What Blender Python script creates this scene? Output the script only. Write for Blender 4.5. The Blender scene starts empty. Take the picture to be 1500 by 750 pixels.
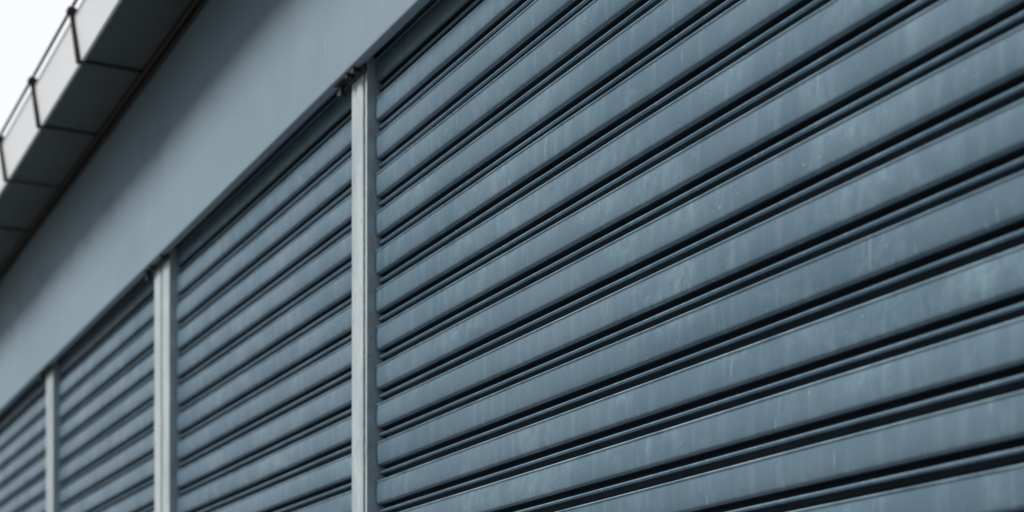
import bpy, bmesh, math, random
from mathutils import Vector, Matrix, noise
random.seed(4)
sc=bpy.context.scene
CAMH=1.5
COL=sc.collection

# ---------------- materials ----------------
def new_mat(name):
    m=bpy.data.materials.new(name); m.use_nodes=True
    nt=m.node_tree; b=nt.nodes['Principled BSDF']
    return m,nt,b
def N(nt,t,**k):
    n=nt.nodes.new(t)
    for a,v in k.items(): setattr(n,a,v)
    return n
def coords(nt,scale,rot=(0,0,0)):
    tc=N(nt,'ShaderNodeTexCoord'); mp=N(nt,'ShaderNodeMapping')
    mp.inputs['Scale'].default_value=scale; mp.inputs['Rotation'].default_value=rot
    nt.links.new(tc.outputs['Object'],mp.inputs['Vector']); return mp.outputs[0]
def noise_ramp(nt,scale,ns,lo,hi,detail=4,rough=.55,dist=0,rot=(0,0,0)):
    v=coords(nt,scale,rot); n=N(nt,'ShaderNodeTexNoise')
    n.inputs['Scale'].default_value=ns; n.inputs['Detail'].default_value=detail
    n.inputs['Roughness'].default_value=rough; n.inputs['Distortion'].default_value=dist
    nt.links.new(v,n.inputs['Vector'])
    r=N(nt,'ShaderNodeMapRange'); r.inputs['From Min'].default_value=lo; r.inputs['From Max'].default_value=hi
    nt.links.new(n.outputs['Fac'],r.inputs['Value']); return r.outputs[0]
def mul(nt,a,k):
    m=N(nt,'ShaderNodeMath',operation='MULTIPLY'); nt.links.new(a,m.inputs[0])
    if isinstance(k,(int,float)): m.inputs[1].default_value=k
    else: nt.links.new(k,m.inputs[1])
    return m.outputs[0]
def mix(nt,fac,a,b):
    m=N(nt,'ShaderNodeMix',data_type='RGBA')
    nt.links.new(fac,m.inputs[0])
    for s,v in ((m.inputs[6],a),(m.inputs[7],b)):
        if isinstance(v,tuple): s.default_value=(*v,1)
        else: nt.links.new(v,s)
    return m.outputs[2]
def bump(nt,b,h,strength,dist=.002):
    n=N(nt,'ShaderNodeBump'); n.inputs['Strength'].default_value=strength; n.inputs['Distance'].default_value=dist
    nt.links.new(h,n.inputs['Height']); nt.links.new(n.outputs[0],b.inputs['Normal'])

def metal_paint(name,base,dark,light,metal=.35,rough=.38,dust=.5,streak=.5,edge=0,bs=.25):
    m,nt,b=new_mat(name)
    big=noise_ramp(nt,(.6,1,1),1.6,.35,.68,3,.6)
    c=mix(nt,mul(nt,big,.8),base,dark)
    st=noise_ramp(nt,(9,9,1.1),3.5,.5,.8,4,.6)          # vertical wash streaks
    c=mix(nt,mul(nt,st,streak),c,light)
    pat=noise_ramp(nt,(1,1,1.3),2.6,.50,.70,6,.72,.5)      # dusty patches
    fine=noise_ramp(nt,(1.6,1,1),24,.33,.68,4,.7)
    c=mix(nt,mul(nt,mul(nt,pat,fine),dust),c,light)
    sp=noise_ramp(nt,(1,1,1),85,.70,.75,2,.5)     # pale chips
    c=mix(nt,mul(nt,sp,.5),c,tuple(min(1,x*1.5) for x in light))
    sc1=noise_ramp(nt,(40,40,3),2.0,.68,.74,2,.6,0,(0,.5,0))   # scratches
    c=mix(nt,mul(nt,sc1,.4),c,tuple(min(1,x*1.3) for x in light))
    if edge:  # mottled pale colour paints a highlight along the rolled edge
        c=mix(nt,mul(nt,noise_ramp(nt,(1,1,1),9,.25,.6,4,.6),edge),c,tuple(min(1,x*1.5) for x in light))
    nt.links.new(c,b.inputs['Base Color'])
    b.inputs['Metallic'].default_value=metal
    rr=noise_ramp(nt,(1,1,1),7,.3,.7,4,.6)
    mr=N(nt,'ShaderNodeMapRange'); mr.inputs['To Min'].default_value=rough-.08; mr.inputs['To Max'].default_value=rough+.16
    nt.links.new(rr,mr.inputs['Value']); nt.links.new(mr.outputs[0],b.inputs['Roughness'])
    bump(nt,b,noise_ramp(nt,(1,1,3),4,.2,.8,3,.5),bs,.003)
    return m
SB,SD,SL=(.135,.205,.265),(.080,.150,.208),(.28,.40,.465)
M_slat=metal_paint('slat_paint',SB,SD,SL,metal=.25,rough=.38,dust=.70,streak=.35)
M_edge=metal_paint('slat_edge_highlight',SB,SD,SL,metal=.25,rough=.34,dust=.6,streak=.35,edge=.5)  # lips made paler: sky highlight put into the colour
M_fascia=metal_paint('fascia_paint',(.215,.290,.345),(.180,.255,.310),(.27,.345,.39),metal=.05,rough=.5,dust=.25,streak=.3,bs=.1)
M_groove,nt,b=new_mat('groove_shade_grime')  # near-black base colour paints joint shade, with some grease, into the grooves
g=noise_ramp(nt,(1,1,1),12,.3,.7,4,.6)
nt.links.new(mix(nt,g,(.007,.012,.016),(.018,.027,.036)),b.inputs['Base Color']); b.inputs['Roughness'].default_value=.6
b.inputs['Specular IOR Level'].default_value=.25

M_post,nt,b=new_mat('galvanised_post_paint')
c=mix(nt,noise_ramp(nt,(3,3,.8),4,.35,.7,5,.6),(.50,.56,.575),(.36,.42,.44))
c=mix(nt,mul(nt,noise_ramp(nt,(12,12,2.5),3.5,.55,.7,5,.65),.7),c,(.64,.68,.67))
c=mix(nt,mul(nt,noise_ramp(nt,(10,10,5),5,.60,.68,5,.7),.6),c,(.17,.14,.12))
nt.links.new(c,b.inputs['Base Color']); b.inputs['Metallic'].default_value=.1; b.inputs['Roughness'].default_value=.45
bump(nt,b,noise_ramp(nt,(1,1,1),30,.3,.7,5,.6),.3,.002)

M_rust,nt,b=new_mat('rusty_seal')
c=mix(nt,noise_ramp(nt,(4,4,3),14,.42,.58,6,.7),(.025,.019,.018),(.20,.18,.16))
nt.links.new(c,b.inputs['Base Color']); b.inputs['Roughness'].default_value=.85
bump(nt,b,noise_ramp(nt,(1,1,1),60,.3,.7,5,.6),.6,.003)

def simple(name,a,bb,scale=6,rough=.6,metal=0,stretch=(1,1,1),bs=.2):
    m,nt,b=new_mat(name)
    nt.links.new(mix(nt,noise_ramp(nt,stretch,scale,.3,.7,5,.62),a,bb),b.inputs['Base Color'])
    b.inputs['Roughness'].default_value=rough; b.inputs['Metallic'].default_value=metal
    bump(nt,b,noise_ramp(nt,(1,1,1),scale*6,.3,.7,3,.6),bs,.002)
    return m
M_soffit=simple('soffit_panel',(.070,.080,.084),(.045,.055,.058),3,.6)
M_eave=simple('eave_white_panel',(.86,.87,.88),(.80,.81,.83),3,.4)
M_trim=simple('brown_trim',(.050,.030,.026),(.030,.022,.020),8,.6)
M_bracket=simple('bracket_dark_steel',(.045,.045,.047),(.025,.022,.022),20,.6,.3)
M_dark=simple('dark_recess',(.010,.012,.014),(.016,.018,.021),8,.8)
M_conc=simple('pavement_asphalt',(.10,.10,.10),(.07,.07,.07),2.2,.9,bs=.5)
M_kerb=simple('kerb_concrete',(.30,.30,.29),(.22,.22,.215),2.2,.9,bs=.5)
M_asph=simple('asphalt',(.055,.055,.057),(.04,.04,.042),5,.9,bs=.6)
M_ground=simple('ground_soil',(.10,.095,.08),(.06,.08,.045),.4,.95)
M_white=simple('road_paint',(.78,.78,.76),(.6,.6,.58),9,.7)
M_wall=simple('wall_render',(.30,.31,.32),(.24,.25,.26),2,.85)

# ---------------- geometry helpers ----------------
def add_obj(name,bm,mats,parent=None,smooth=False):
    me=bpy.data.meshes.new(name); bm.normal_update(); bm.to_mesh(me); bm.free()
    for m in (mats if isinstance(mats,(list,tuple)) else [mats]): me.materials.append(m)
    if smooth:
        for p in me.polygons: p.use_smooth=True
    o=bpy.data.objects.new(name,me); COL.objects.link(o)
    if parent: o.parent=parent
    return o
def box(bm,x0,x1,y0,y1,z0,z1,bev=0,mi=0,seg=2):
    g=bmesh.ops.create_cube(bm,size=1)
    for v in g['verts']:
        v.co=Vector((x0+(v.co.x+.5)*(x1-x0),y0+(v.co.y+.5)*(y1-y0),z0+(v.co.z+.5)*(z1-z0)))
    fs=set(f for v in g['verts'] for f in v.link_faces)
    for f in fs: f.material_index=mi
    if bev>0:
        es=set(e for f in fs for e in f.edges)
        r=bmesh.ops.bevel(bm,geom=list(es),offset=bev,segments=seg,affect='EDGES',profile=.5)
        for f in r['faces']: f.material_index=mi
def cyl(bm,p,axis,r,l,seg=12,mi=0):
    q=Vector((0,0,1)).rotation_difference(Vector(axis)).to_matrix().to_4x4()
    g=bmesh.ops.create_cone(bm,cap_ends=True,segments=seg,radius1=r,radius2=r,depth=l,matrix=Matrix.Translation(p)@q)
    for f in set(f for v in g['verts'] for f in v.link_faces): f.material_index=mi
def empty(name):
    e=bpy.data.objects.new(name,None); COL.objects.link(e); return e

# ---------------- roller shutters ----------------
P=.1195
PROF=[(0.0,.0165),(.0012,.007),(.0022,.0012),(.0038,-.0018),(.0056,-.0018),(.0074,.0000),(.0092,.0008),(.0110,.0006),
      (.030,-.0008),(.050,-.0010),(.067,.0002),(.0710,.0010),(.0740,.0026),(.0756,.0055),(.0766,.0100),(.0775,.0180),(.0790,.0290),
      (.0880,.0310),(.0910,.0230),(.0925,.0120),(.0943,.0080),(.0968,.0068),(.0993,.0080),(.1012,.0122),(.1024,.0210),
      (.1080,.0290),(.1165,.0280)]
NP=len(PROF)
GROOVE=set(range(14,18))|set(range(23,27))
def shutter(name,xa,xb,seed,dz=0.0):
    bm=bmesh.new(); rnd=random.Random(seed)
    ncol=max(6,int((xb-xa)/.09)); xs=[xa+(xb-xa)*i/ncol for i in range(ncol+1)]
    prev=None
    for n in range(15,-17,-1):
        top=CAMH+.583+n*P+dz
        off=rnd.uniform(-.0015,.0015); tl=rnd.uniform(-.03,.03); jz=rnd.uniform(-.001,.001)
        for pi,(dzp,y) in enumerate(PROF):
            row=[]
            for x in xs:
                w=noise.noise(Vector((x*.9,n*3.7+seed,0)))*.0025+noise.noise(Vector((x*5,n*2.1,seed+dzp*12)))*.0007
                f=1 if 2<pi<14 else .4
                wz=noise.noise(Vector((x*.7,n*1.9,seed+9)))*.0016
                row.append(bm.verts.new((x,y+off+tl*(dzp-.04)*f+w*f,top-dzp+jz+wz)))
            if prev:
                for i in range(ncol):
                    fc=bm.faces.new((prev[i],row[i],row[i+1],prev[i+1]))
                    k=(pi-1) if pi>0 else NP-1
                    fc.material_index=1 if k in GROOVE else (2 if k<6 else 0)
            prev=row
    zb=prev[0].co.z
    bmesh.ops.recalc_face_normals(bm,faces=bm.faces)
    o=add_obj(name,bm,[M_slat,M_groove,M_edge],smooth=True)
    bm=bmesh.new()   # bottom bar with two lift handles
    box(bm,xa+.01,xb-.01,-.012,.03,.02,zb+.012,.004)
    xm=(xa+xb)/2
    for s in (-.35,.35):
        cyl(bm,(xm+s-.05,-.03,.065),(0,1,0),.006,.04); cyl(bm,(xm+s+.05,-.03,.065),(0,1,0),.006,.04)
        cyl(bm,(xm+s,-.05,.065),(1,0,0),.007,.115)
    add_obj('bottom_bar',bm,M_post,parent=o)
    return o

posts=[(4.95,5.07,'single'),(7.235,7.48,'double'),(9.66,9.84,'double'),(12.2,12.4,'double'),(14.6,14.8,'double'),(1.35,1.5,'single'),(-1.9,-1.7,'double')]
posts.sort(key=lambda p:p[0])
for i in range(len(posts)-1):
    wr=posts[i][1]; wl=posts[i+1][0]
    shutter('roller_shutter',-wl-.03,-wr+.03,10+i,dz=(0,0,0,-.004,.006,-.003,.004)[i])
# ---------------- posts ----------------
YF=-.07                      # fascia face
ZF=CAMH+2.111
for wr,wl,k in posts:
    bm=bmesh.new(); xr=-wr; xl=-wl
    if k=='single':
        box(bm,xl,xr-.022,-.034,.05,0.003,ZF+.03,.003)
        box(bm,xr-.022,xr-.013,-.028,.05,0.003,ZF+.03,.001,1)       # rusty sealant joint
        box(bm,xr-.013,xr+.002,-.031,.05,0.003,ZF+.03,.003)
    else:
        mid=(xl+xr)/2
        box(bm,xl,mid-.010,-.034,.05,0.003,ZF+.03,.004)
        box(bm,mid-.010,mid+.010,-.014,.05,0.003,ZF+.03,.001,1)
        box(bm,mid+.010,xr,-.034,.05,0.003,ZF+.03,.004)
    o=add_obj('shutter_guide_post',bm,[M_post,M_rust])
    bm=bmesh.new()
    box(bm,xl-.01,xr+.012,-.044,-.035,ZF-.022,ZF+.03,.003)
    cyl(bm,(xl-.06,-.045,ZF-.012),(0,0,1),.009,.05); cyl(bm,(xl-.06,-.045,ZF-.034),(0,0,1),.015,.012,6)
    box(bm,xl-.085,xl+.01,-.06,-.03,ZF-.004,ZF+.008,.002)
    cyl(bm,(xr-.035,-.05,ZF-.010),(0,1,0),.010,.03,6)
    cyl(bm,(xl+.03,-.05,ZF-.006),(0,1,0),.010,.03,6)
    add_obj('head_bracket',bm,M_bracket,parent=o)

# ---------------- building ----------------
bld=empty('commercial_building')
X0,X1=-19.0,3.2
HS=CAMH+2.936
bm=bmesh.new()
nx=170; rows=[0,.004,.012,.10,.22,.34,.46,.58,.70,HS+.06-ZF]
grid=[]
for z in rows:
    r=[]
    for i in range(nx+1):
        x=X0+(X1-X0)*i/nx
        a=min(1,max(0,(z-.012)/.1))
        yy=YF+noise.noise(Vector((x*.7,z*1.6,3)))*.006*a
        if z==0: yy=YF+.003
        r.append(bm.verts.new((x,yy,ZF+z)))
    grid.append(r)
for j in range(len(rows)-1):
    for i in range(nx): bm.faces.new((grid[j][i],grid[j][i+1],grid[j+1][i+1],grid[j+1][i]))
ret=[bm.verts.new((v.co.x,YF+.03,ZF+.001)) for v in grid[0]]
for i in range(nx): bm.faces.new((ret[i],ret[i+1],grid[0][i+1],grid[0][i]))
add_obj('fascia_beam',bm,M_fascia,parent=bld,smooth=True)
bm=bmesh.new(); box(bm,X0,X1,YF+.012,-.008,ZF+.035,HS+.05); box(bm,X0,X1,.055,.30,ZF+.05,HS+.05)
add_obj('shutter_housing',bm,M_dark,parent=bld)
bm=bmesh.new(); box(bm,X0,X1,.32,7,0,HS+.15)
box(bm,X0,-14.9,-.02,.31,0,ZF+.2); box(bm,1.95,X1,-.02,.31,0,ZF+.2)
add_obj('walls',bm,M_wall,parent=bld)

# eave
YO=-(2-1.62); YT=-(2-1.59); HT=CAMH+3.118
eave=empty('roof_eave')
bm=bmesh.new(); bt=bmesh.new(); bo=bmesh.new(); bd=bmesh.new()
STEP=.86
w=7.386-STEP*10
rnd=random.Random(2)
while w<18:
    xa,xb=-(w+STEP),-w
    dz=rnd.uniform(-.004,.004)
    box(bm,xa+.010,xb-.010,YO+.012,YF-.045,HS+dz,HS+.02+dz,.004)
    vs=[]; g=.009
    for (y,z) in ((YO,HS-.006),(YT,HT)):
        for x in (xa+g,xb-g): vs.append((x,y,z))
    v=[bo.verts.new(p) for p in vs]; th=Vector((0,.014,.003))
    v2=[bo.verts.new(Vector(p)+th) for p in vs]
    for q in ((v[0],v[1],v[3],v[2]),(v2[1],v2[0],v2[2],v2[3]),(v[1],v[0],v2[0],v2[1]),(v[2],v[3],v2[3],v2[2]),(v[0],v[2],v2[2],v2[0]),(v[3],v[1],v2[1],v2[3])):
        bo.faces.new(q)
    s=.014     # brown posts between the parapet panels
    pts=[(YO-.016,HS-.012),(YT-.018,HT+.035),(YT+.012,HT+.035),(YO+.011,HS-.012)]
    a=[bt.verts.new((xb-s,y,z)) for y,z in pts]; c=[bt.verts.new((xb+s,y,z)) for y,z in pts]
    bt.faces.new(a); bt.faces.new(c[::-1])
    for i in range(4): bt.faces.new((a[i],c[i],c[(i+1)%4],a[(i+1)%4]))
    cyl(bt,(xb,YT-.016,HT+.024),(1,0,0),.012,.04,10)       # rail saddle
    box(bt,xb-.009,xb+.009,YO+.016,YF-.045,HS-.010,HS+.012,.002)
    w+=STEP
box(bt,X0,X1,YF-.042,YF-.028,HS-.014,HS+.02,.002)
box(bt,X0,X1,YF-.016,YF-.009,HS-.024,HS+.02,.002)
cyl(bt,((X0+X1)/2,YT-.014,HT+.022),(1,0,0),.007,X1-X0,10)      # slim top rail
box(bd,X0,X1,YO+.03,YF-.008,HS+.028,HT-.02)
bmesh.ops.recalc_face_normals(bo,faces=bo.faces); bmesh.ops.recalc_face_normals(bt,faces=bt.faces)
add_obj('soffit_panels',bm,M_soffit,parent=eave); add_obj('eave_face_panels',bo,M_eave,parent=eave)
add_obj('joint_trim_and_rail',bt,M_trim,parent=eave); add_obj('eave_core',bd,M_dark,parent=eave)
bm=bmesh.new(); box(bm,X0-.1,X1+.1,YT+.031,7.2,HT-.018,HT+.008)
add_obj('roof_deck',bm,M_wall,parent=eave)

# ---------------- ground ----------------
def sheet(name,x0,x1,y0,y1,z,m):
    bm=bmesh.new(); bm.faces.new([bm.verts.new(p) for p in ((x0,y0,z),(x1,y0,z),(x1,y1,z),(x0,y1,z))]); return add_obj(name,bm,m)
sheet('ground',-900,900,-900,900,-.14,M_ground)
sheet('road',-900,900,-11.5,-4.5,-.136,M_asph)
bm=bmesh.new(); box(bm,-60,60,-4.35,7.3,-.3,0); add_obj('pavement',bm,M_conc)
bm=bmesh.new()
for i in range(-40,40): box(bm,i*.9+.004,i*.9+.896,-4.5,-4.352,-.3,.004,.012)
add_obj('kerb',bm,M_kerb)
bm=bmesh.new()
for i in range(-30,30):
    x=i*4.0; bm.faces.new([bm.verts.new(p) for p in ((x,-8.06,-.132),(x+2,-8.06,-.132),(x+2,-7.94,-.132),(x,-7.94,-.132))])
add_obj('road_markings',bm,M_white)

# ---------------- world / light ----------------
W=bpy.data.worlds.new('World'); sc.world=W; W.use_nodes=True
nt=W.node_tree; bg=nt.nodes['Background']
sky=N(nt,'ShaderNodeTexSky',sky_type='NISHITA'); sky.sun_disc=False
az=Vector((-.28,-.96,0)).normalized(); el=math.radians(54.5)
sky.sun_elevation=el; sky.sun_rotation=math.atan2(az.x,az.y)
sky.dust_density=4; sky.air_density=1.0; sky.ozone_density=1
hs=N(nt,'ShaderNodeHueSaturation'); hs.inputs['Saturation'].default_value=.6
nt.links.new(sky.outputs[0],hs.inputs['Color'])
# cloud white kept to the visible sky; rest dimmed to deepen fascia shade
tc=N(nt,'ShaderNodeTexCoord')
dp=N(nt,'ShaderNodeVectorMath',operation='DOT_PRODUCT'); dp.inputs[1].default_value=Vector((-.86,.36,.38)).normalized()
nt.links.new(tc.outputs['Generated'],dp.inputs[0])
mr=N(nt,'ShaderNodeMapRange'); mr.inputs['From Min'].default_value=.60; mr.inputs['From Max'].default_value=.95
nt.links.new(dp.outputs['Value'],mr.inputs['Value'])
cn=N(nt,'ShaderNodeTexNoise'); cn.inputs['Scale'].default_value=2.2; cn.inputs['Detail'].default_value=5
nt.links.new(tc.outputs['Generated'],cn.inputs['Vector'])
ad=N(nt,'ShaderNodeMath',operation='MULTIPLY_ADD'); ad.inputs[1].default_value=.3; ad.inputs[2].default_value=-.12
nt.links.new(cn.outputs['Fac'],ad.inputs[0])
a2=N(nt,'ShaderNodeMath',operation='ADD'); nt.links.new(ad.outputs[0],a2.inputs[0]); nt.links.new(mr.outputs[0],a2.inputs[1])
cl=mix(nt,a2.outputs[0],(.8,1.0,1.25),(8.0,8.2,8.4))
m=N(nt,'ShaderNodeMix',data_type='RGBA'); m.inputs[0].default_value=.88
nt.links.new(hs.outputs[0],m.inputs[6]); nt.links.new(cl,m.inputs[7])
nt.links.new(m.outputs[2],bg.inputs['Color'])
bg.inputs['Strength'].default_value=.13
L=bpy.data.lights.new('sun','SUN'); L.energy=5.0; L.angle=math.radians(16); L.color=(1,.985,.96)
lo=bpy.data.objects.new('sun',L); COL.objects.link(lo)
d=Vector((az.x*math.cos(el),az.y*math.cos(el),math.sin(el)))
lo.rotation_euler=d.to_track_quat('Z','Y').to_euler()
lo.location=d*20

# ---------------- camera ----------------
cd=bpy.data.cameras.new('camera'); cam=bpy.data.objects.new('camera',cd); COL.objects.link(cam)
cam.location=(0,-2,CAMH); cam.rotation_euler=(math.radians(90),0,math.radians(63.435))
cd.lens=60; cd.sensor_width=36; cd.shift_y=715/1500; cd.clip_start=.05; cd.clip_end=3000
cd.dof.use_dof=True; cd.dof.focus_distance=4.2; cd.dof.aperture_fstop=2.7
sc.camera=cam
sc.view_settings.view_transform='Standard'; sc.view_settings.look='None'; sc.view_settings.exposure=0
